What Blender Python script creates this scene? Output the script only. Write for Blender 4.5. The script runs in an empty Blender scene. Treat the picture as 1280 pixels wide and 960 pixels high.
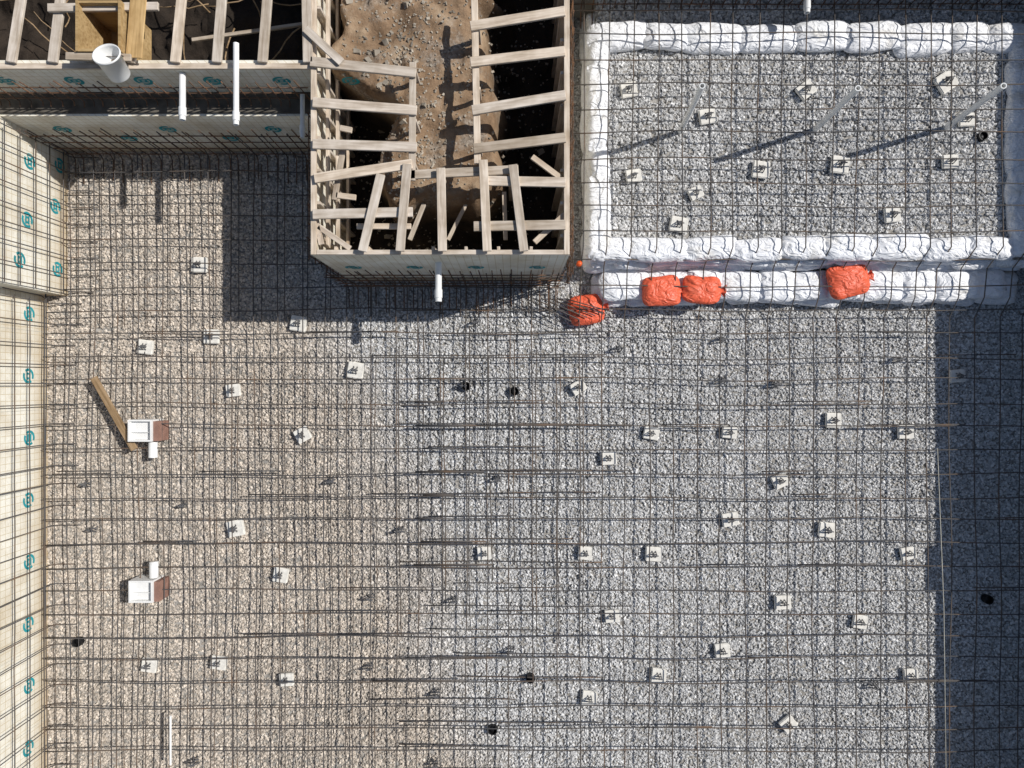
import bpy, math, random, bmesh
import numpy as np
from mathutils import Vector, Matrix, noise
random.seed(7); rng=np.random.default_rng(7)
S=80.0; H=10.67
def P(px,py,z=0.0):
    k=(H-z)/H/S
    return Vector(((px-640)*k,(480-py)*k,z))
scene=bpy.context.scene
def link(o): scene.collection.objects.link(o); return o
def empty(name):
    e=bpy.data.objects.new(name,None); link(e); return e
# ---------- materials
def mat(name):
    m=bpy.data.materials.new(name); m.use_nodes=True
    nt=m.node_tree; b=nt.nodes['Principled BSDF']; b.inputs['Roughness'].default_value=.85
    b.inputs['Specular IOR Level'].default_value=.2
    return m,nt,b
def N(nt,t,**k):
    n=nt.nodes.new(t)
    for a,v in k.items():
        if hasattr(n,a): setattr(n,a,v)
        else: n.inputs[a.replace('_',' ')].default_value=v
    return n
def ramp(nt,src,stops,interp='LINEAR'):
    r=nt.nodes.new('ShaderNodeValToRGB'); r.color_ramp.interpolation=interp
    el=r.color_ramp.elements
    while len(el)<len(stops): el.new(.5)
    for e,(p,c) in zip(el,stops): e.position=p; e.color=(c[0],c[1],c[2],1)
    nt.links.new(src,r.inputs[0]); return r
def mix(nt,f,a,b,mode='MIX'):
    m=nt.nodes.new('ShaderNodeMix'); m.data_type='RGBA'; m.blend_type=mode
    for s,v in ((m.inputs[0],f),(m.inputs[6],a),(m.inputs[7],b)):
        if isinstance(v,(int,float)): s.default_value=v
        elif isinstance(v,tuple): s.default_value=(v[0],v[1],v[2],1)
        else: nt.links.new(v,s)
    return m.outputs[2]
def bump(nt,b,h,strength=.5,dist=.02):
    n=nt.nodes.new('ShaderNodeBump'); n.inputs['Strength'].default_value=strength; n.inputs['Distance'].default_value=dist
    nt.links.new(h,n.inputs['Height']); nt.links.new(n.outputs[0],b.inputs['Normal'])
m_stone,nt,b=mat('crushed_stone')
nt.nodes.remove(b); df=nt.nodes.new('ShaderNodeBsdfDiffuse'); at=N(nt,'ShaderNodeAttribute'); at.attribute_name='stone_col'
nt.links.new(at.outputs['Color'],df.inputs[0]); nt.links.new(df.outputs[0],nt.nodes['Material Output'].inputs[0])
m_grav,nt,b=mat('gravel_base')
nt.nodes.remove(b); df=nt.nodes.new('ShaderNodeBsdfDiffuse')
g=N(nt,'ShaderNodeNewGeometry'); v=N(nt,'ShaderNodeTexVoronoi',Scale=34.0); nt.links.new(g.outputs['Position'],v.inputs['Vector'])
sep=N(nt,'ShaderNodeSeparateColor'); nt.links.new(v.outputs['Color'],sep.inputs[0])
rr=ramp(nt,sep.outputs[0],[(0,(.18,.17,.15)),(1,(.42,.40,.37))])
nt.links.new(rr.outputs[0],df.inputs[0]); nt.links.new(df.outputs[0],nt.nodes['Material Output'].inputs[0])
m_bar,nt,b=mat('rebar_steel')
g=N(nt,'ShaderNodeNewGeometry'); no=N(nt,'ShaderNodeTexNoise',Scale=2.3,Detail=2.0); nt.links.new(g.outputs['Position'],no.inputs['Vector'])
r=ramp(nt,no.outputs[0],[(.35,(.075,.075,.078)),(.55,(.105,.09,.078)),(.72,(.16,.105,.07))])
nt.links.new(r.outputs[0],b.inputs['Base Color']); b.inputs['Roughness'].default_value=.6
m_rust,nt,b=mat('rusty_rebar')
g=N(nt,'ShaderNodeNewGeometry'); no=N(nt,'ShaderNodeTexNoise',Scale=5.0,Detail=2.0); nt.links.new(g.outputs['Position'],no.inputs['Vector'])
r=ramp(nt,no.outputs[0],[(.3,(.07,.055,.045)),(.55,(.14,.08,.05)),(.75,(.25,.13,.07))])
nt.links.new(r.outputs[0],b.inputs['Base Color'])
def woodmat(name,c1,c2,c3):
    m,nt,b=mat(name)
    tc=N(nt,'ShaderNodeTexCoord'); mp=N(nt,'ShaderNodeMapping'); mp.inputs['Scale'].default_value=(1.2,14,14)
    oi=N(nt,'ShaderNodeObjectInfo')
    ml=N(nt,'ShaderNodeVectorMath',operation='SCALE'); nt.links.new(oi.outputs['Random'],ml.inputs['Scale']); ml.inputs[0].default_value=(30,17,9)
    nt.links.new(ml.outputs[0],mp.inputs['Location'])
    nt.links.new(tc.outputs['Object'],mp.inputs['Vector'])
    no=N(nt,'ShaderNodeTexNoise',Scale=2.0,Detail=4.0,Distortion=.6); nt.links.new(mp.outputs[0],no.inputs['Vector'])
    r=ramp(nt,no.outputs[0],[(.3,c1),(.5,c2),(.7,c3)])
    t=ramp(nt,oi.outputs['Random'],[(0,(.74,.70,.64)),(.5,(1,1,1)),(1,(1.12,1.06,.98))])
    n2=N(nt,'ShaderNodeTexNoise',Scale=3.0,Detail=4.0); nt.links.new(tc.outputs['Object'],n2.inputs['Vector'])
    st=ramp(nt,n2.outputs[0],[(.3,(.66,.62,.56)),(.55,(1,1,1))])
    c=mix(nt,1.0,r.outputs[0],t.outputs[0],'MULTIPLY'); c=mix(nt,1.0,c,st.outputs[0],'MULTIPLY')
    nt.links.new(c,b.inputs['Base Color']); bump(nt,b,no.outputs[0],.4,.004); return m
m_wood=woodmat('weathered_lumber',(.44,.37,.30),(.59,.52,.44),(.70,.63,.55))
m_ply=woodmat('plywood',(.36,.24,.11),(.50,.35,.17),(.58,.42,.22))
m_plank=woodmat('old_plank',(.26,.18,.10),(.38,.27,.16),(.46,.34,.22))
m_pan,nt,b=mat('insulation_panel')
g=N(nt,'ShaderNodeNewGeometry'); sx=N(nt,'ShaderNodeSeparateXYZ'); nt.links.new(g.outputs['Position'],sx.inputs[0])
ad=N(nt,'ShaderNodeMath',operation='ADD'); nt.links.new(sx.outputs[0],ad.inputs[0]); nt.links.new(sx.outputs[1],ad.inputs[1])
cx=N(nt,'ShaderNodeCombineXYZ'); nt.links.new(ad.outputs[0],cx.inputs[0]); nt.links.new(sx.outputs[2],cx.inputs[1])
br=N(nt,'ShaderNodeTexBrick',Scale=1.0); br.offset=0; br.inputs['Brick Width'].default_value=.1; br.inputs['Row Height'].default_value=.1
br.inputs['Mortar Size'].default_value=.005; br.inputs['Color1'].default_value=(.84,.82,.73,1); br.inputs['Color2'].default_value=(.81,.78,.68,1); br.inputs['Mortar'].default_value=(.64,.57,.42,1)
nt.links.new(cx.outputs[0],br.inputs['Vector'])
no=N(nt,'ShaderNodeTexNoise',Scale=1.6,Detail=5.0,Roughness=.65); nt.links.new(g.outputs['Position'],no.inputs['Vector'])
r=ramp(nt,no.outputs[0],[(.3,(.76,.69,.60)),(.58,(1,1,1))])
mrz=N(nt,'ShaderNodeMapRange'); az=N(nt,'ShaderNodeMath',operation='MULTIPLY_ADD'); nt.links.new(no.outputs[0],az.inputs[0]); az.inputs[1].default_value=-.5; nt.links.new(sx.outputs[2],az.inputs[2])
nt.links.new(az.outputs[0],mrz.inputs[0]); mrz.inputs[1].default_value=-.2; mrz.inputs[2].default_value=.12
mud=ramp(nt,mrz.outputs[0],[(0,(.68,.59,.48)),(1,(1,1,1))])
c=mix(nt,1.0,br.outputs['Color'],r.outputs[0],'MULTIPLY')
nt.links.new(mix(nt,1.0,c,mud.outputs[0],'MULTIPLY'),b.inputs['Base Color']); bump(nt,b,no.outputs[0],.4,.05)
def plain(name,col,rough=.6,nscale=6,dark=.75,spec=.3,bs=.2):
    m,nt,b=mat(name)
    tc=N(nt,'ShaderNodeTexCoord'); no=N(nt,'ShaderNodeTexNoise',Scale=float(nscale),Detail=4.0); nt.links.new(tc.outputs['Object'],no.inputs['Vector'])
    r=ramp(nt,no.outputs[0],[(.35,tuple(x*dark for x in col)),(.6,col)]); nt.links.new(r.outputs[0],b.inputs['Base Color'])
    b.inputs['Roughness'].default_value=rough; b.inputs['Specular IOR Level'].default_value=spec; bump(nt,b,no.outputs[0],bs,.01); return m
m_teal=plain('teal_print',(.03,.34,.38)); m_pvc=plain('white_pvc',(.80,.80,.78),.4,4,.88)
m_conc=plain('concrete_block',(.80,.775,.71),.9,14,.82); m_blackp=plain('black_plastic',(.015,.015,.016),.5)
m_chair=plain('grey_plastic',(.14,.14,.145),.6)
m_concwall=plain('concrete_wall',(.38,.36,.32),.9,3,.65); m_ledgeshade=plain('ledge_shade',(.13,.115,.095),.95,5,.5)  # last one: dark tone that paints shade onto the ledge
m_brick=plain('red_block',(.30,.17,.13),.9,10); m_cap=plain('safety_cap_orange',(.75,.12,.03),.4)
m_string=plain('string',(.6,.58,.5))
def bagmat(name,c,dirt):
    m,nt,b=mat(name)
    g=N(nt,'ShaderNodeNewGeometry')
    no=N(nt,'ShaderNodeTexNoise',Scale=3.0,Detail=6.0,Roughness=.6); nt.links.new(g.outputs['Position'],no.inputs['Vector'])
    r=ramp(nt,no.outputs[0],[(.30,dirt),(.46,c)])
    mp=N(nt,'ShaderNodeMapping'); mp.inputs['Scale'].default_value=(1.0,1.7,1.5); mp.inputs['Rotation'].default_value=(0,0,.6); nt.links.new(g.outputs['Position'],mp.inputs['Vector'])
    n2=N(nt,'ShaderNodeTexNoise',Scale=4.5,Detail=2.0,Distortion=2.4); nt.links.new(mp.outputs[0],n2.inputs['Vector'])
    nt.links.new(r.outputs[0],b.inputs['Base Color']); b.inputs['Roughness'].default_value=.45; b.inputs['Specular IOR Level'].default_value=.4
    bump(nt,b,n2.outputs[0],.8,.05); return m
m_bag=bagmat('white_woven_bag',(.84,.85,.87),(.66,.64,.60)); m_obag=bagmat('orange_woven_bag',(.78,.13,.06),(.62,.13,.07))
m_soil,nt,b=mat('soil')
g=N(nt,'ShaderNodeNewGeometry'); sx=N(nt,'ShaderNodeSeparateXYZ'); nt.links.new(g.outputs['Position'],sx.inputs[0])
n1=N(nt,'ShaderNodeTexNoise',Scale=2.0,Detail=8.0,Roughness=.7); nt.links.new(g.outputs['Position'],n1.inputs['Vector'])
r1=ramp(nt,n1.outputs[0],[(.3,(.13,.08,.045)),(.5,(.27,.18,.11)),(.68,(.40,.30,.20))])
v=N(nt,'ShaderNodeTexVoronoi',Scale=40.0); nt.links.new(g.outputs['Position'],v.inputs['Vector'])
n3=N(nt,'ShaderNodeTexNoise',Scale=1.7,Detail=6.0,Roughness=.7); nt.links.new(g.outputs['Position'],n3.inputs['Vector'])
gm=ramp(nt,n3.outputs[0],[(.52,(0,0,0)),(.64,(.8,.8,.8))])
vc=N(nt,'ShaderNodeSeparateColor'); nt.links.new(v.outputs['Color'],vc.inputs[0])
vr=ramp(nt,vc.outputs[0],[(0,(.12,.10,.08)),(1,(.42,.37,.31))])
c=mix(nt,gm.outputs[0],r1.outputs[0],vr.outputs[0])
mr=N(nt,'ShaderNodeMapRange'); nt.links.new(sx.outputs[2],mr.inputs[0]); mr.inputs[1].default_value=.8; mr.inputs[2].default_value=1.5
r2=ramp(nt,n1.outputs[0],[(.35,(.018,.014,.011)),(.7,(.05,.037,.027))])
nt.links.new(mix(nt,mr.outputs[0],r2.outputs[0],c),b.inputs['Base Color'])  # low soil coloured darker, painting in the shade of trench and cavities
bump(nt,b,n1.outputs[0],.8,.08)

# ---------- mesh helpers
def mesh_obj(name,verts,faces,m,parent=None,smooth=False):
    me=bpy.data.meshes.new(name); me.from_pydata([tuple(v) for v in verts],[],faces)
    me.materials.append(m)
    if smooth: me.polygons.foreach_set('use_smooth',[True]*len(me.polygons))
    me.update(); o=bpy.data.objects.new(name,me); link(o)
    if parent: o.parent=parent
    return o
def boxvf(c,s,V,F,R=None):
    n=len(V)
    for sx in (-.5,.5):
        for sy in (-.5,.5):
            for sz in (-.5,.5):
                p=Vector((sx*s[0],sy*s[1],sz*s[2]))
                if R is not None: p=R@p
                V.append(Vector(c)+p)
    for f in ((0,1,3,2),(4,6,7,5),(0,4,5,1),(2,3,7,6),(0,2,6,4),(1,5,7,3)): F.append(tuple(n+i for i in f))
def box(name,lo,hi,m,parent=None):
    lo=Vector(lo);hi=Vector(hi); V=[];F=[]; boxvf((0,0,0),hi-lo,V,F)
    o=mesh_obj(name,V,F,m,parent); o.location=(lo+hi)/2; return o
def board(name,a,b,w,t,m,parent=None,roll=0):
    a=Vector(a);b=Vector(b);d=b-a;V=[];F=[]
    boxvf((0,0,0),(d.length,w,t),V,F); o=mesh_obj(name,V,F,m,parent)
    x=d.normalized(); z=Vector((0,0,1)); y=z.cross(x)
    if y.length<.01: y=Vector((0,1,0))
    y.normalize(); z=x.cross(y)
    M=Matrix((x,y,z)).transposed().to_4x4(); o.matrix_world=Matrix.Translation((a+b)/2)@M@Matrix.Rotation(roll,4,'X')
    bv=o.modifiers.new('bevel','BEVEL'); bv.width=.004; bv.segments=1
    return o
class Tubes:
    def __init__(s): s.V=[];s.F=[]
    def add(s,pts,r=.01,n=5):
        pts=[Vector(p) for p in pts]; base=len(s.V); L=len(pts)
        for i,p in enumerate(pts):
            d=(pts[min(i+1,L-1)]-pts[max(i-1,0)]).normalized()
            u=Vector((0,0,1)).cross(d)
            if u.length<.05: u=Vector((1,0,0)).cross(d)
            u.normalize(); w=d.cross(u)
            for k in range(n):
                a=2*math.pi*k/n; s.V.append(p+(u*math.cos(a)+w*math.sin(a))*r)
        for i in range(L-1):
            for k in range(n):
                s.F.append((base+i*n+k,base+i*n+(k+1)%n,base+(i+1)*n+(k+1)%n,base+(i+1)*n+k))
        s.F.append(tuple(base+k for k in range(n))[::-1]); s.F.append(tuple(base+(L-1)*n+k for k in range(n)))
    def build(s,name,m,parent=None): return mesh_obj(name,s.V,s.F,m,parent,True)
def tube_obj(name,pts,r,m,parent=None,n=20):
    t=Tubes(); t.add(pts,r,n); o=t.build(name,m,parent); return o
def hollow_pipe(name,a,b,r,m,parent=None,wall=.012):
    a=Vector(a);b=Vector(b);d=(b-a).normalized(); u=Vector((0,0,1)).cross(d)
    if u.length<.05:u=Vector((1,0,0))
    u.normalize();w=d.cross(u); V=[];F=[];n=24
    for (p,rr) in ((a,r),(b,r),(b,r-wall),(a,r-wall)):
        for k in range(n):
            t=2*math.pi*k/n; V.append(p+(u*math.cos(t)+w*math.sin(t))*rr)
    for j in range(4):
        for k in range(n):
            F.append((j*n+k,j*n+(k+1)%n,((j+1)%4)*n+(k+1)%n,((j+1)%4)*n+k))
    return mesh_obj(name,V,F,m,parent,False)

# ---------- key dims
ZT=2.13; XW=-7.25; XN=-6.94; YN=3.63; YU=3.95; BX0=-2.52; BX1=.72; BY=1.62; YJ=1.375; XE=8.6; YS=-7.6; YP=5.72; PADX=1.12; PADY=1.85; PZ=.58; ZL=1.42
# ---------- gravel
def lf(x,y):
    return (np.sin(x*1.1+.7*np.sin(y*.9))+np.sin(y*1.3+1.1*np.sin(x*.7+2))+.6*np.sin(x*2.9+y*1.7)+.5*np.sin(y*3.7-x*2.1+1))/3.1
def stones(name,rects,z,density,smin,smax,parent,seed):
    r=np.random.default_rng(seed); pts=[]
    for (x0,x1,y0,y1) in rects:
        n=int((x1-x0)*(y1-y0)*density); pts.append(np.stack([r.uniform(x0,x1,n),r.uniform(y0,y1,n)],1))
    p=np.concatenate(pts); n=len(p)
    T=np.array([(1,0,0),(0,1,0),(-1,0,0),(0,-1,0),(.15,.1,1),(-.1,.1,-1)],float)
    tri=np.array([(0,1,4),(1,2,4),(2,3,4),(3,0,4),(1,0,5),(2,1,5),(3,2,5),(0,3,5)])
    v=T[None]*r.uniform(.65,1.2,(n,6,1)); v=v*r.uniform(.7,1.3,(n,1,3))
    ax=r.normal(size=(n,4)); ax/=np.linalg.norm(ax,axis=1)[:,None]; w,x,y,zq=ax.T
    R=np.stack([1-2*(y*y+zq*zq),2*(x*y-w*zq),2*(x*zq+w*y),2*(x*y+w*zq),1-2*(x*x+zq*zq),2*(y*zq-w*x),2*(x*zq-w*y),2*(y*zq+w*x),1-2*(x*x+y*y)],1).reshape(n,3,3)
    v=np.einsum('nij,nkj->nki',R,v)*r.uniform(smin,smax,(n,1,1))
    v[:,:,0]+=p[:,0:1]; v[:,:,1]+=p[:,1:2]; v[:,:,2]+=z+r.uniform(.0,.014,(n,1))
    f=(tri[None]+(np.arange(n)*6)[:,None,None]).reshape(-1)
    me=bpy.data.meshes.new(name); me.vertices.add(n*6); me.vertices.foreach_set('co',v.astype(np.float32).ravel())
    me.loops.add(len(f)); me.loops.foreach_set('vertex_index',f.astype(np.int32)); nf=len(f)//3
    me.polygons.add(nf); me.polygons.foreach_set('loop_start',(np.arange(nf)*3).astype(np.int32))
    me.update(calc_edges=True)
    u=r.uniform(0,1,n); X=p[:,0]; Y=p[:,1]; L=lf(X,Y)
    lum=np.interp(u,[0,.3,.75,1],[.32,.48,.62,.80])*(1+.06*L+.04*lf(X*2.7+4,Y*2.3))
    bmk=np.clip((-1.75-(X+.33*Y+.55*L))/1.6,0,1)+r.normal(0,.10,n); bmk=np.clip(bmk,0,1)*.85
    gt=np.array([1.0,1.0,.99]); bt=np.array([.95,.82,.67])
    tint=gt[None]*(1-bmk[:,None])+bt[None]*bmk[:,None]
    col=np.clip(lum[:,None]*tint,0,1); col=np.concatenate([col,np.ones((n,1))],1)
    at=me.attributes.new('stone_col','FLOAT_COLOR','POINT'); at.data.foreach_set('color',np.repeat(col,6,axis=0).astype(np.float32).ravel())
    me.polygons.foreach_set('use_smooth',np.zeros(nf,bool))
    me.materials.append(m_stone); o=bpy.data.objects.new(name,me); link(o); o.parent=parent
def sheet(name,rects,z,amp,step=.25):
    V=[];F=[];idx={}
    def vid(x,y):
        k=(round(x,3),round(y,3))
        if k not in idx:
            idx[k]=len(V); V.append((x,y,z+amp*noise.noise(Vector((x*.7,y*.7,z)))))
        return idx[k]
    for (x0,x1,y0,y1) in rects:
        nx=max(1,round((x1-x0)/step)); ny=max(1,round((y1-y0)/step))
        for a in range(nx):
            for c in range(ny):
                xa=x0+(x1-x0)*a/nx; xb=x0+(x1-x0)*(a+1)/nx; ya=y0+(y1-y0)*c/ny; yb=y0+(y1-y0)*(c+1)/ny
                F.append((vid(xa,ya),vid(xb,ya),vid(xb,yb),vid(xa,yb)))
    return mesh_obj(name,V,F,m_grav)
g1=sheet('gravel_bed',[(XW,XE,YS,YJ),(XN,BX0,YJ,YN),(BX0,BX1,YJ,BY),(BX1,PADX+.1,YJ,YP),(PADX+.1,XE,YJ,PADY)],0,.012)
stones('stones',[(XW,XE,-6.7,YJ),(XN,BX0,YJ,YN),(BX0,BX1,YJ,BY),(BX1,PADX+.1,YJ,YP),(PADX+.1,XE,YJ,PADY)],.0,1650,.015,.030,g1,3)
g2=sheet('gravel_pad',[(PADX+.1,XE,PADY-.02,YP)],PZ,.012)
stones('stones',[(PADX+.12,XE,PADY,YP)],PZ,1450,.018,.034,g2,5)
# ---------- surrounding ground
GZ=1.95; G=400
V=[];F=[]
def q(x0,x1,y0,y1):
    n=len(V); V.extend([(x0,y0,GZ),(x1,y0,GZ),(x1,y1,GZ),(x0,y1,GZ)]); F.append((n,n+1,n+2,n+3))
q(-G,-7.55,-G,YU); q(-G,-10,YU,G); q(-7.55,XE+.25,-G,YS-.25); q(XE+.25,G,-G,G); q(BX1+.0,XE+.25,YP+.25,G); q(-10,BX1,8.5,G)
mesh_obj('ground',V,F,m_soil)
def sst(a,b_,x):
    t=min(1,max(0,(x-a)/(b_-a))); return t*t*(3-2*t)
xs=np.arange(-10,BX1-.02,.04); ys=np.arange(BY+.06,8.55,.04); V=[];F=[]
for y in ys:
    for x in xs:
        n1=noise.fractal(Vector((x*1.3,y*1.3,3.1)),.8,2.1,5)
        n4=noise.noise(Vector((x*9,y*9,2)))
        n2=noise.noise(Vector((x*.9,y*.9,9)))*.28+noise.noise(Vector((x*3.1,y*3.1,5)))*.16
        xl=-1.50-.9*sst(3.6,4.3,y); xr=-.42
        m=sst(xl-.22,xl+.08,x+n2)*(1-sst(xr-.05,xr+.55,x+n2*1.4))*sst(2.1,2.6,y+n2)
        h=.15+1.55*m+.10*n1+.06*max(0,n4-.2)*2
        far=sst(6.6,7.6,y+n2); h=h*(1-far)+GZ*far
        if y>YU and x<-2.4: h+=.25*noise.noise(Vector((x*1.7,y*1.7,1)))
        if x<BX0-.1 and y<YU+.1: h=-.3
        V.append((x,y,h))
nx=len(xs)
for j in range(len(ys)-1):
    for i in range(nx-1):
        if xs[i+1]<BX0+.03 and ys[j+1]<YU+.03: continue
        F.append((j*nx+i,j*nx+i+1,(j+1)*nx+i+1,(j+1)*nx+i))
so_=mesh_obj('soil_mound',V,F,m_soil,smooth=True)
VV=V; T2=[];TF=[]
for k in range(2600):
    x=random.gauss(-1.35,.35) if k%2 else random.uniform(-2.9,.55); y=random.uniform(1.9,6.4)
    j=int((y-ys[0])/.04); i=int((x-xs[0])/.04)
    if not(0<=j<len(ys)-1 and 0<=i<nx-1): continue
    h=VV[j*nx+i][2]; r_=random.uniform(.008,.022) if random.random()<.985 else random.uniform(.035,.055); n0=len(T2)
    M=Matrix.Rotation(random.uniform(0,6),3,Vector((random.random(),random.random(),random.random())).normalized())
    for sx in (-1,1):
        for sy in (-1,1):
            for sz in (-1,1): T2.append(Vector((x,y,h))+M@(Vector((sx,sy*.8,sz*.6))*r_*random.uniform(.6,1.1)))
    for f in ((0,1,3,2),(4,6,7,5),(0,4,5,1),(2,3,7,6),(0,2,6,4),(1,5,7,3)): TF.append(tuple(n0+a for a in f))
m_rub=plain('rubble_stone',(.40,.35,.28),.9,3,.5)
mesh_obj('rubble',T2,TF,m_rub)
# ---------- walls
def logo(parent,pos,ax,r=.115):
    V=[];F=[];n=28
    def pt(u,v): 
        return (pos[0]+.004,pos[1]+u,pos[2]+v) if ax=='X' else (pos[0]+u,pos[1]-.004,pos[2]+v)
    for k in range(n):
        t=2*math.pi*k/n; V.append(pt(math.cos(t)*r,math.sin(t)*r)); V.append(pt(math.cos(t)*r*.66,math.sin(t)*r*.66))
    for k in range(n):
        if k in (3,4,17,18): continue
        a=2*k; c_=2*((k+1)%n); F.append((a,a+1,c_+1,c_))
    for (u0,u1,v0,v1) in ((-.06,.06,.015,.045),(-.06,.06,-.045,-.015),(-.05,-.02,-.014,.014),(.02,.05,-.014,.014)):
        k=len(V); V.extend([pt(u0,v0),pt(u1,v0),pt(u1,v1),pt(u0,v1)]); F.append((k,k+1,k+2,k+3))
    mesh_obj('logo_print',V,F,m_teal,parent)
w=empty('insulated_wall'); box('panel',(XW-.3,YS-.25,0),(XW,YJ,ZT+.1),m_pan,w)
for k in range(12):
    y=1.05-k*.93; logo(w,(XW,y,.42+.02*(k%2)),'X'); logo(w,(XW,y-.45,1.15),'X')
for k in range(1,9): box('panel_joint',(XW-.01,YS+k*1.2,0.02),(XW+.003,YS+k*1.2+.008,ZT),m_string,w)
w=empty('insulated_wall'); box('panel',(-7.55,YJ,0),(XN,YU+.0,ZL),m_pan,w); box('upper_panel',(-7.55,YJ+.002,ZL+.002),(XW-.002,YU-.002,ZT),m_pan,w)
for (y,z) in ((1.75,.25),(2.35,.9),(2.7,.3),(3.2,.85),(1.75,1.05),(3.35,.2)): logo(w,(XN,y,z),'X')
w=empty('insulated_wall'); box('panel',(XN,YN,0),(BX0,YU,ZL),m_pan,w); box('upper_panel',(-10,YU+.001,0),(BX0,YU+.12,ZT-.04),m_pan,w)
box('ledge_shade_strip',(-7.24,YN+.03,ZL+.003),(BX0-.002,YU-.003,ZL+.02),m_ledgeshade,w)  # thin added strip, coloured dark as shade over the sunlit ledge
for k in range(6): logo(w,(-6.4+k*.75,YN,.95-.35*(k%2)),'Y'); logo(w,(-6.6+k*.9,YU,1.78),'Y')
w=empty('retaining_wall'); box('panel',(XE,YS-.25,0),(XE+.25,YP+.25,ZT),m_concwall,w)
board('top_timber',(XE+.05,-2.55,ZT+.10),(XE+.05,-1.85,ZT+.10),.09,.14,m_wood,w)
for k in range(9): board('stud',(XE-.02,YS+.8+k*1.5,.02),(XE-.02,YS+.8+k*1.5,ZT-.05),.04,.04,m_wood,w)
w=empty('retaining_wall'); box('panel',(BX1+.001,YP,0),(XE-.001,YP+.25,ZT),m_concwall,w)
w=empty('retaining_wall'); box('panel',(XW,YS-.25,0),(XE-.002,YS,ZT),m_concwall,w)

# ---------- timber formwork box
fw=empty('timber_formwork')
box('west_form',(BX0,BY,0),(BX0+.02,8.4,ZT-.041),m_pan,fw)
box('south_form',(BX0+.021,BY,0),(BX1-.021,BY+.02,ZT-.041),m_pan,fw)
box('east_form',(BX1-.02,BY,0),(BX1,8.4,ZT-.041),m_pan,fw)
for k in range(4): logo(fw,(-2.2+k*.85,BY,1.2),'Y')
board('top_plate',(BX0+.035,BY,ZT-.02),(BX0+.035,5.9,ZT-.02),.07,.04,m_wood,fw)
board('top_plate',(BX1-.035,BY,ZT-.02),(BX1-.035,8.2,ZT-.02),.07,.04,m_wood,fw)
board('top_plate',(BX0+.072,BY+.03,ZT-.02),(BX1-.072,BY+.03,ZT-.02),.06,.04,m_wood,fw)
board('top_plate',(-9.9,YU+.03,ZT-.02),(BX0-.002,YU+.03,ZT-.02),.07,.04,m_wood,fw)
yy=BY+.25
while yy<6.5:
    board('stud',(BX0+.066,yy,.1),(BX0+.066,yy,ZT-.045),.04,.09,m_wood,fw)
    board('stud',(BX1-.066,yy,.1),(BX1-.066,yy,ZT-.045),.04,.09,m_wood,fw); yy+=.41
xx=BX0+.3
while xx<BX1-.2:
    board('stud',(xx,BY+.066,.1),(xx,BY+.066,ZT-.045),.09,.04,m_wood,fw); xx+=.41
for z in (.7,1.3,1.8):
    board('waler',(BX0+.13,BY+.15,z),(BX0+.13,5.9,z),.04,.09,m_wood,fw)
def br(x0,y0,x1,y1,z=2.165,w=.13,dz=0,nm='brace'):
    a=P(x0,y0,z); b_=P(x1,y1,z+dz); a.z=z; b_.z=z+dz
    board(nm,a,b_,w,.04,m_wood,fw)
W=.12
for (a,b_,c_,d_) in ((388,77,520,91),(391,128,521,138),(391,180,521,184),(393,223,515,205),(391,268,516,265)): br(a,b_,c_,d_,w=W)
br(516,78,515,226,z=2.12,w=.085,nm='rail')
for (a,b_,c_,d_) in ((588,33,706,14),(588,78,706,64),(590,138,707,119),(592,186,707,172),(604,226,707,228),(592,283,707,281)): br(a,b_,c_,d_,w=W)
br(593,0,597,205,z=2.12,w=.085,nm='rail')
br(503,219,648,212,z=2.12,w=.11,nm='rail')
for (a,b_,c_,d_) in ((476,218,453,314),(509,205,500,314),(551,210,553,314),(604,200,609,314),(641,206,655,314)): br(a,b_,c_,d_,z=2.205,w=.11)
for (a,b_,c_,d_) in ((446,283,514,283),(398,283,438,311),(392,262,402,306),(668,303,706,268),(665,196,700,222),(425,160,440,163),(430,180,418,250),(420,244,445,247)): br(a,b_,c_,d_,z=2.06,w=.07)
br(382,36,427,78,z=2.21,w=.1)
br(512,300,530,255,z=1.5,w=.06); br(560,300,585,250,z=1.4,w=.05); br(632,300,630,240,z=1.3,w=.06)
for (a,c_) in ((516,88),(516,150),(515,205),(595,30),(596,110),(597,180),(640,215),(550,217)):
    p=P(a,c_,2.09); board('stake',(p.x,p.y,.8),(p.x,p.y,2.09),.04,.09,m_wood,fw)
for (x0,x1) in ((28,14),(77,66),(178,163),(228,219),(278,271),(335,328),(383,385)): br(x0,-12,x1,78,w=W)
br(60,10,198,8,z=2.215,w=.1); br(240,50,380,30,z=.8,w=.05)
wb=empty('plywood_box')
c0=P(108,12,2.1); c1=P(163,74,2.1); zx0,zx1,zy0,zy1=c0.x,c1.x,c1.y,c0.y
for lo,hi in (((zx0,zy0,1.6),(zx0+.03,zy1,2.32)),((zx1-.03,zy0,1.6),(zx1,zy1,2.32)),((zx0+.031,zy0,1.6),(zx1-.031,zy0+.03,2.31)),((zx0+.031,zy1-.03,1.6),(zx1-.031,zy1,2.31)),((zx0+.031,zy0+.031,1.6),(zx1-.031,zy1-.031,1.62))): box('side',lo,hi,m_ply,wb)
board('cleat',(zx1+.12,zy0-.05,2.24),(zx1+.18,zy1+.1,2.24),.2,.02,m_ply,wb)
board('cleat',(zx0-.15,zy0-.04,2.26),(zx1+.1,zy0-.06,2.26),.09,.04,m_wood,wb)
V=[];F=[];n=36; prof=[(0,.0),(.125,.0),(.13,.01),(.15,.30),(.165,.30),(.165,.325),(.152,.325),(.145,.30),(.122,.02),(0,.02)]
for (r_,z_) in prof:
    for k in range(n): a=2*math.pi*k/n; V.append((r_*math.cos(a),r_*math.sin(a),z_))
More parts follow.
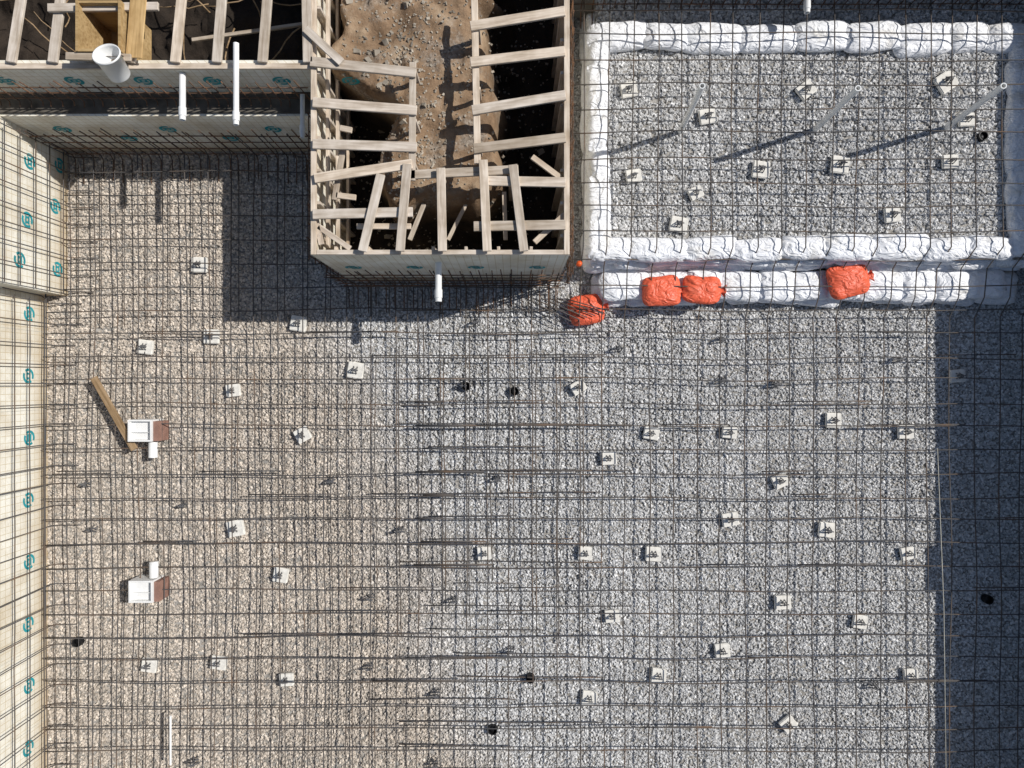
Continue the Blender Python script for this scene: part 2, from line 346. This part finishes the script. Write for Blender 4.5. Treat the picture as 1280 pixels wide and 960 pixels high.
for j in range(len(prof)-1):
    for k in range(n): F.append((j*n+k,j*n+(k+1)%n,(j+1)*n+(k+1)%n,(j+1)*n+k))
bk=empty('plastic_bucket'); bo=mesh_obj('body',V,F,m_pvc,bk,True); 
hd=Tubes(); hd.add([(.165*math.cos(a),.02+.165*math.sin(a)*.6,.29-.12*math.sin(a)) for a in np.linspace(0,math.pi,14)],.005,6); hd.build('handle',m_bar,bk)
bk.scale=(1.0,1.0,1.0); bk.rotation_euler=(math.radians(-22),0,math.radians(-2)); bk.location=P(150,94,2.2)

# ---------- rebar mats
def wob(x,y,s=0,a=.02): return a*noise.noise(Vector((x*.45,y*.45,s)))
def sag(x,y): return .05*noise.noise(Vector((x*.35,y*.35,4.4)))
SP=.355; MZ=.23
def zcol(y):
    pts=[(-99,MZ),(1.02,MZ),(1.3,.44),(1.72,.5),(1.98,.84),(99,.84)]
    for (a,za),(b_,zb) in zip(pts,pts[1:]):
        if a<=y<=b_: return za+(zb-za)*(y-a)/(b_-a)
RB=.009
mt=Tubes(); low=Tubes()
x=-7.12; i=0
while x<8.5:
    ytop=3.5 if x<BX0-.05 else (1.52 if x<1.0 else 5.65)
    if x<XN+.05: ytop=1.3
    off=random.uniform(-.025,.025); tl=random.uniform(-.004,.004)
    yr=list(np.arange(YS+.1,min(ytop,.9),.45))
    if ytop>.9:
        yr+= [1.02,1.3,1.5] if ytop<2 else ([1.02,1.3,1.72,1.98]+list(np.arange(2.4,ytop,.45)) if x>1 else list(np.arange(1.1,ytop,.45)))
    pts=[(x+off+tl*y+wob(x,y,i*.37,.05),y,(zcol(y) if x>1 else MZ)+sag(x,y)) for y in yr]
    if x<1.0:
        pts.append((pts[-1][0],ytop,MZ+.02)); pts.append((pts[-1][0],ytop+.04,.34)); pts.append((pts[-1][0],ytop+.05,random.uniform(.9,1.2)))
    mt.add(pts,RB)
    if x>-2.0 and x<1.2: low.add([(x+.05+off+wob(x,y,i*.77,.05),y,.11+sag(x,y)) for y in np.arange(-3.4+random.uniform(-1,1),.9,.5)],.0085)
    elif x<-2: low.add([(x+.05+off+wob(x,y,i*.77,.05),y,.10+sag(x,y)) for y in np.arange(YS+.1,min(ytop,.9),.5)],.007)
    if ytop>2 and x<1: low.add([(x+.05,y,.10) for y in np.arange(.9,3.5,.5)],.007)
    x+=SP; i+=1
y=YS+.2; i=0
while y<5.6:
    segs=[]
    if y<1.0: segs.append((XW+.1,XE-.1,MZ+.018,.11))
    elif y<1.5: segs.append((XW+.15 if y<YJ else XN+.1,1.0,MZ+.018,.11)); segs.append((1.0,XE-.1,zcol(y)+.02,None))
    else:
        if y<3.55: segs.append((XN+.1,BX0-.1,MZ+.018,.11))
        segs.append((.85,XE-.1,zcol(y)+.022,None))
    for (a,b_,z1,z2) in segs:
        off=random.uniform(-.02,.02); tl=random.uniform(-.0025,.0025)
        xr=np.arange(a,b_+.01,.45)
        mt.add([(x_,y+off+tl*x_+wob(x_,y,50+i*.41,.05),z1+sag(x_,y)) for x_ in xr],RB)
        if z2:
            s0=random.uniform(-2.5,-1.0); s1=random.uniform(0,2)
            xr2=[v_ for v_ in xr if v_>s0 and v_<s1]
            if len(xr2)>2: low.add([(x_,y+.04+wob(x_,y,90+i*.31,.05),z2+sag(x_,y)) for x_ in xr2],.0085)
    y+=SP; i+=1
for k in range(40):
    xx=random.uniform(-7,7.5); yy=YS+.2+SP*random.randint(3,23)+.03
    mt.add([(xx,yy,MZ+.02),(xx+random.uniform(.8,1.6),yy+.01,MZ+.02)],RB)
for k in range(9):
    yy=YS+.2+SP*(13+k)+.025; mt.add([(-1.45+random.uniform(-.1,.1),yy,MZ+.02),(-.9+random.uniform(-.2,.6),yy,MZ+.02)],.014)
for k in range(6): mt.add([(.2+k*.12,1.3,.3),(.9+k*.12,.95+.03*k,.3)],.009)
for k in range(12): mt.add([(-2.4+k*.27,1.0+random.uniform(-.05,.05),.3),(-2.4+k*.27,1.5,.31),(-2.4+k*.27,1.53,.8)],.009)
mt.build('rebar_mat',m_bar); low.build('lower_rebar_mat',m_bar)
def cage(name,a,b_,z0,z1,sp,out,hz,m=m_rust,r=.0085,foot=.4):
    T=Tubes(); a=Vector(a);b_=Vector(b_);d=b_-a;L=d.length;d.normalize(); n_=Vector(out); k=0.05
    while k<L:
        p=a+d*(k+random.uniform(-.02,.02)); q_=d*random.uniform(-.03,.03)
        ft=p+n_*foot*random.uniform(.75,1.1)
        T.add([(ft.x,ft.y,z0+.06),(p.x+n_.x*.05,p.y+n_.y*.05,z0+.07),(p.x,p.y,z0+.13),(p.x+q_.x,p.y+q_.y,z1+random.uniform(-.1,.1))],r); k+=sp
    z=z0+hz
    while z<z1:
        pts=[]; 
        for s_ in np.linspace(0,L,max(2,int(L/.6))):
            p=a+d*s_; pts.append((p.x+n_.x*.02,p.y+n_.y*.02,z+random.uniform(-.01,.01)))
        T.add(pts,r); z+=hz
    return T.build(name,m)
cage('wall_rebar_cage',(XW+.13,YS+.1,0),(XW+.13,YJ-.1,0),0,2.3,.31,(1,0,0),.31,m_bar)
cage('wall_rebar_cage',(XN+.1,YJ,0),(XN+.1,YN-.1,0),0,1.9,.26,(1,0,0),.3,m_bar)
cage('wall_rebar_cage',(XN+.1,YN-.1,0),(BX0-.1,YN-.1,0),0,1.1,.15,(0,-1,0),.25)
cage('wall_rebar_cage',(XN-.0,YU-.14,0),(BX0-.1,YU-.14,0),ZL,2.0,.14,(0,-.2,0),.16)
cage('wall_rebar_cage',(BX0-.05,BY-.1,0),(BX1,BY-.1,0),0,1.5,.14,(0,-1,0),.25)
cage('wall_rebar_cage',(BX0-.1,BY,0),(BX0-.1,YN-.1,0),0,1.9,.2,(-1,0,0),.3)
cage('wall_rebar_cage',(BX1+.12,BY-.1,0),(BX1+.12,YP-.1,0),0,1.4,.25,(.2,0,0),.3)
cage('wall_rebar_cage',(BX1+.1,YP-.15,0),(XE-.1,YP-.15,0),.5,1.6,.16,(0,-1,0),.2)
cage('wall_rebar_cage',(XE-.12,YS+.1,0),(XE-.12,YP-.1,0),0,1.9,.3,(-1,0,0),.3,m_bar)

# ---------- sandbags
def bagmesh(V,F,c,L,Wd,T,rz,seed,tilt=0):
    nu,nv=48,22; base=len(V); R=Matrix.Rotation(rz,3,'Z')@Matrix.Rotation(tilt,3,'X')
    def sp(v,e): return math.copysign(abs(v)**e,v)
    for j in range(nv+1):
        ph=-math.pi/2+math.pi*j/nv
        for i in range(nu):
            th=2*math.pi*i/nu
            x=sp(math.cos(th),.42)*sp(math.cos(ph),.42); y=sp(math.sin(th),.5)*sp(math.cos(ph),.5); z=sp(math.sin(ph),.95)
            z*=(1-.6*abs(x)**4)*(1-.25*abs(y)**3)
            p=Vector((x*L/2,y*Wd/2,z*T/2))
            fold=math.sin(y*9+seed*2+noise.noise(Vector((p.x*5,seed,0)))*3)*.013*max(0,abs(x)-.3)/.7
            nn=noise.noise(Vector((p.x*4+seed*3.1,p.y*4,p.z*4+seed)))*.032
            rg=.013*(1-2.4*abs(noise.noise(Vector((p.x*6+seed,p.y*9+p.x*5,seed)))))
            if p.length>0: p+=p.normalized()*nn
            p.z+=(fold+rg)*(1 if z>0 else 0)
            V.append(R@p+Vector(c))
    for j in range(nv):
        for i in range(nu): F.append((base+j*nu+i,base+j*nu+(i+1)%nu,base+(j+1)*nu+(i+1)%nu,base+(j+1)*nu+i))
sb=empty('sandbag_wall'); cnt=0
def bag(x,y,z,L,Wd,T,rz):
    global cnt; cnt+=1; V=[];F=[]
    bagmesh(V,F,(x,y,z),L,Wd,T,rz,cnt*1.37,random.uniform(-.12,.12)); mesh_obj('bag',V,F,m_bag,sb,True)
def row(x0,x1,y,z,L,Wd,T=.2,j=.025):
    x=x0
    while x<x1-.1:
        l=L*random.uniform(.75,1.2); bag(x+l/2,y+random.uniform(-j,j),z+random.uniform(-.02,.02),l*1.2,Wd*random.uniform(.9,1.12),T,random.uniform(-.1,.1)); x+=l
def col(y0,y1,x,z,L,Wd,T=.2):
    y=y0
    while y<y1-.1:
        l=L*random.uniform(.75,1.2); bag(x+random.uniform(-.03,.03),y+l/2,z+random.uniform(-.02,.02),l*1.2,Wd*random.uniform(.9,1.12),T,math.pi/2+random.uniform(-.1,.1)); y+=l
EX=P(1247,0,.3).x; EX2=P(1282,0,.65).x
xl=P(745,0,.3).x
row(xl,EX,1.48,.10,.55,.5); row(xl+.1,EX,1.50,.27,.6,.48)
row(PADX,EX2,1.93,.28,.6,.4); row(PADX,EX2,1.96,.46,.6,.4); row(PADX+.02,EX2,1.99,.64,.75,.36,.2)
for z in (.1,.28,.46): col(1.8,5.4,PADX+.14,z,.6,.36)
col(1.85,5.2,PADX+.14,.64,.6,.33,.2)
yt=P(0,47,.65).y
row(PADX,EX2-.3,yt,.45,.6,.45); row(PADX+.05,EX2-.3,yt,.64,.7,.43,.22)
col(2.0,4.9,EX2-.12,.64,.6,.3,.2)
def obag(px,py,z,L,Wd,T,rz,s):
    V=[];F=[]; bagmesh(V,F,(0,0,0),L,Wd,T,0,s)
    k=len(V); n=14
    for j in range(5):
        xx=L/2-.05+j*.03; rr=(.11,.05,.035,.06,.085)[j]
        for i in range(n):
            a=2*math.pi*i/n; r2=rr*(1+.25*math.sin(a*4+s)); V.append(Vector((xx+.01*math.sin(a*5),math.cos(a)*r2,math.sin(a)*r2*.35)))
    for j in range(4):
        for i in range(n): F.append((k+j*n+i,k+j*n+(i+1)%n,k+(j+1)*n+(i+1)%n,k+(j+1)*n+i))
    o=mesh_obj('orange_sandbag',V,F,m_obag,None,True); o.location=P(px,py,z); o.rotation_euler=(0,0,rz)
obag(733,387,.14,.54,.46,.24,math.radians(12),2.2)
obag(827,364,.42,.58,.46,.18,math.radians(2),5.1)
obag(877,362,.43,.58,.42,.18,math.radians(-4),7.3)
obag(1060,351,.44,.62,.5,.18,math.radians(12),9.4)

# ---------- rebar supports
def chairmesh(seed,block=True,zt=.13):
    random.seed(seed); V=[];F=[]; 
    if block:
        s=(.235,.215,.06); bmx=bmesh.new(); bmesh.ops.create_cube(bmx,size=1)
        for v_ in bmx.verts: v_.co=Vector((v_.co.x*s[0],v_.co.y*s[1],v_.co.z*s[2]+.07))
        bmesh.ops.bevel(bmx,geom=bmx.edges[:],offset=.01,segments=2,affect='EDGES')
        bmx.verts.index_update(); V=[v_.co.copy() for v_ in bmx.verts]; F=[tuple(v_.index for v_ in f.verts) for f in bmx.faces]; bmx.free()
    nb=len(F); T=Tubes(); zb=.10 if block else .03
    for sx in (-.025,.025):
        T.add([(sx-.01,-.05,zb),(sx,-.035,zb+.01),(sx*.6,-.012,zt+.07),(sx*.6,.012,zt+.07),(sx,.035,zb+.01),(sx-.01,.05,zb)],.0075,6)
    T.add([(-.045,0,zt+.07),(.045,0,zt+.07)],.009,6); T.add([(-.04,0.005,zb+.03),(.04,0.005,zb+.03)],.010,6)
    k=len(V); V+=T.V; F+=[tuple(i+k for i in f) for f in T.F]
    me=bpy.data.meshes.new('support'); me.from_pydata([tuple(v_) for v_ in V],[],F); me.materials.append(m_conc); me.materials.append(m_chair)
    me.polygons.foreach_set('material_index',[0]*nb+[1]*(len(F)-nb)); me.update(); return me
cb=chairmesh(1); cn=chairmesh(2,False)
random.seed(11)
def chair(px,py,z,me,rz=None,sc=1):
    o=bpy.data.objects.new('rebar_chair',me); link(o); o.location=P(px,py,z); o.rotation_euler=(0,0,random.uniform(-.2,.2) if rz is None else rz); s=sc*random.uniform(.92,1.1); o.scale=(s,s*random.uniform(.88,1.08),1)
for p in [(252,332),(267,421),(185,434),(294,488),(375,405),(446,463),(760,572),(813,541),(910,540),(1039,525),(1129,539),(1193,470),(297,659),(606,690),(731,690),(816,691),(911,648),(1031,661),(1132,690),(976,751),(353,717),(764,768),(1072,775),(190,829),(276,826),(360,847),(822,842),(901,811),(736,870),(1135,842)]: chair(p[0],p[1],0,cb)
for p in [(380,543),(722,484),(973,600),(983,902)]: chair(p[0],p[1],0,cb,random.uniform(.4,.9))
for p in [(785,115),(791,222),(883,148),(949,214),(1047,208),(1184,204),(847,282),(1112,270),(1204,152)]: chair(p[0],p[1],PZ,cb)
for p in [(1005,115),(1179,105),(868,243)]: chair(p[0],p[1],PZ,cb,random.uniform(.3,.8),1.15 if p[0]>900 else .8)
for p in [(113,604),(121,660),(234,630),(417,600),(503,661),(465,745),(569,748),(464,831),(640,810),(547,864),(247,948),(545,950),(622,598),(595,404),(773,436),(900,425),(967,480),(902,475),(580,482),(1118,450),(1090,855)]: chair(p[0],p[1],0.0,cn,random.uniform(-.3,.3),1.1)
for p in [(643,489),(663,846),(616,910),(1232,748),(100,801),(1225,172),(583,483)]:
    z=.02 if p[1]>330 else PZ
    q0=P(p[0],p[1],z); e=empty('black_drain_pipe'); hollow_pipe('rim',q0,(q0.x,q0.y,z+.09),.07,m_blackp,e); tube_obj('cap',[(q0.x,q0.y,z),(q0.x,q0.y,z+.05)],.059,m_blackp,e)
q0=P(724,330,.6)
tube_obj('rebar_safety_cap',[(q0.x,q0.y,.55),(q0.x,q0.y,.66)],.04,m_cap)
# ---------- pipes
def vpipe(bx,by,tx,ty,zt):
    a=P(bx,by,PZ); b_=P(tx,ty,zt); hollow_pipe('white_pvc_pipe',a,b_,.038,m_pvc)
vpipe(850,165,878,107,2.15); vpipe(1018,163,1073,110,2.05); vpipe(1182,160,1255,107,2.05)
def hpipe(x,y0,y1,z,r=.045):
    a=P(x,y0,z); b_=P(x,y1,z); o=empty('white_pvc_pipe'); hollow_pipe('barrel',a,b_,r,m_pvc,o)
    d=(b_-a).normalized(); hollow_pipe('coupling',b_-d*.16,b_-d*.05,r+.008,m_pvc,o,.007)
hpipe(228,92,150,2.0,.04); hpipe(295,54,156,2.24,.035); hpipe(548,312,377,1.55); hpipe(378,118,172,1.65,.03); hpipe(1009,-30,16,1.1,.04)
def hpx(x0,x1,y,z,r): o=hollow_pipe('white_pvc_pipe',P(x0,y,z),P(x1,y,z),r,m_pvc)
hpx(-14,12,836,.7,.035); hpx(-12,10,240,1.0,.035)
hollow_pipe('white_pvc_pipe',P(213,895,.3),P(213,956,.3),.016,m_pvc,None,.005)
T=Tubes(); T.add([P(1172,560,.32),P(1180,760,.31),P(1183,990,.32)],.006,5); T.build('string_line',m_string)
# ---------- floor boxes
def fbox(px,py,sgn):
    e=empty('drain_box'); c=P(px,py,.3); w,h,t,z0,z1=.36,.33,.025,.03,.38
    for lo,hi in (((-w/2,-h/2,z0),(-w/2+t,h/2,z1)),((w/2-t,-h/2,z0),(w/2,h/2,z1)),((-w/2+t+.001,-h/2,z0),(w/2-t-.001,-h/2+t,z1-.002)),((-w/2+t+.001,h/2-t,z0),(w/2-t-.001,h/2,z1-.002)),((-w/2+t+.001,-h/2+t+.001,z0),(w/2-t-.001,h/2-t-.001,.30))):
        o=box('tray_side',lo,hi,m_pvc,e)
    box('divider',(-w/2+.03,-.03,.302),(w/2-.03,-.022,.34),m_pvc,e)
    box('red_block',(w/2+.005,-.16,.03),(w/2+.08,.14,.34),m_brick,e)
    a=Vector((.13,-sgn*.18,.24)); b_=Vector((.13,-sgn*.40,.24)); hollow_pipe('outlet',a,b_,.065,m_pvc,e)
    tube_obj('outlet_cap',[b_,b_+Vector((0,-sgn*.02,0))],.067,m_pvc,e)
    e.location=(c.x,c.y,0)
fbox(178,538,1); fbox(179,738,-1)
a=P(117,472,.27); b_=P(168,562,.27); board('wood_plank',a,b_,.105,.035,m_plank); 
T=Tubes()
for k in range(26):
    p=Vector((random.uniform(-8,-2.6),random.uniform(5.0,6.0),random.uniform(.5,1.0))); pts=[]
    d=Vector((random.uniform(-1,1),random.uniform(-1,1),random.uniform(-.2,.3))).normalized()
    for s_ in range(6): pts.append(p.copy()); p+=d*.16; d=(d+Vector((random.uniform(-.4,.4),random.uniform(-.4,.4),random.uniform(-.2,.2)))).normalized()
    T.add(pts,random.uniform(.006,.014),5)
T.build('roots',m_plank)

# ---------- light, camera
wd=bpy.data.worlds.new('World'); scene.world=wd; wd.use_nodes=True
nt=wd.node_tree; bg=nt.nodes['Background']; sk=nt.nodes.new('ShaderNodeTexSky'); sk.sky_type='NISHITA'; sk.sun_disc=False
sk.sun_elevation=math.radians(45); sk.sun_rotation=math.radians(72); nt.links.new(sk.outputs[0],bg.inputs[0]); bg.inputs[1].default_value=.075
sl=bpy.data.lights.new('sun','SUN'); sl.energy=4.4; sl.angle=math.radians(.5); sl.color=(1,.965,.92); so=bpy.data.objects.new('sun',sl); link(so)
so.rotation_euler=Vector((-.95,-.31,-1)).to_track_quat('-Z','Y').to_euler()
cd=bpy.data.cameras.new('camera'); cd.lens=24; cd.sensor_width=36; cd.clip_end=1500; co=bpy.data.objects.new('camera',cd); link(co); co.location=(0,0,H); scene.camera=co
scene.view_settings.view_transform='Standard'; scene.view_settings.look='None'; scene.view_settings.exposure=0
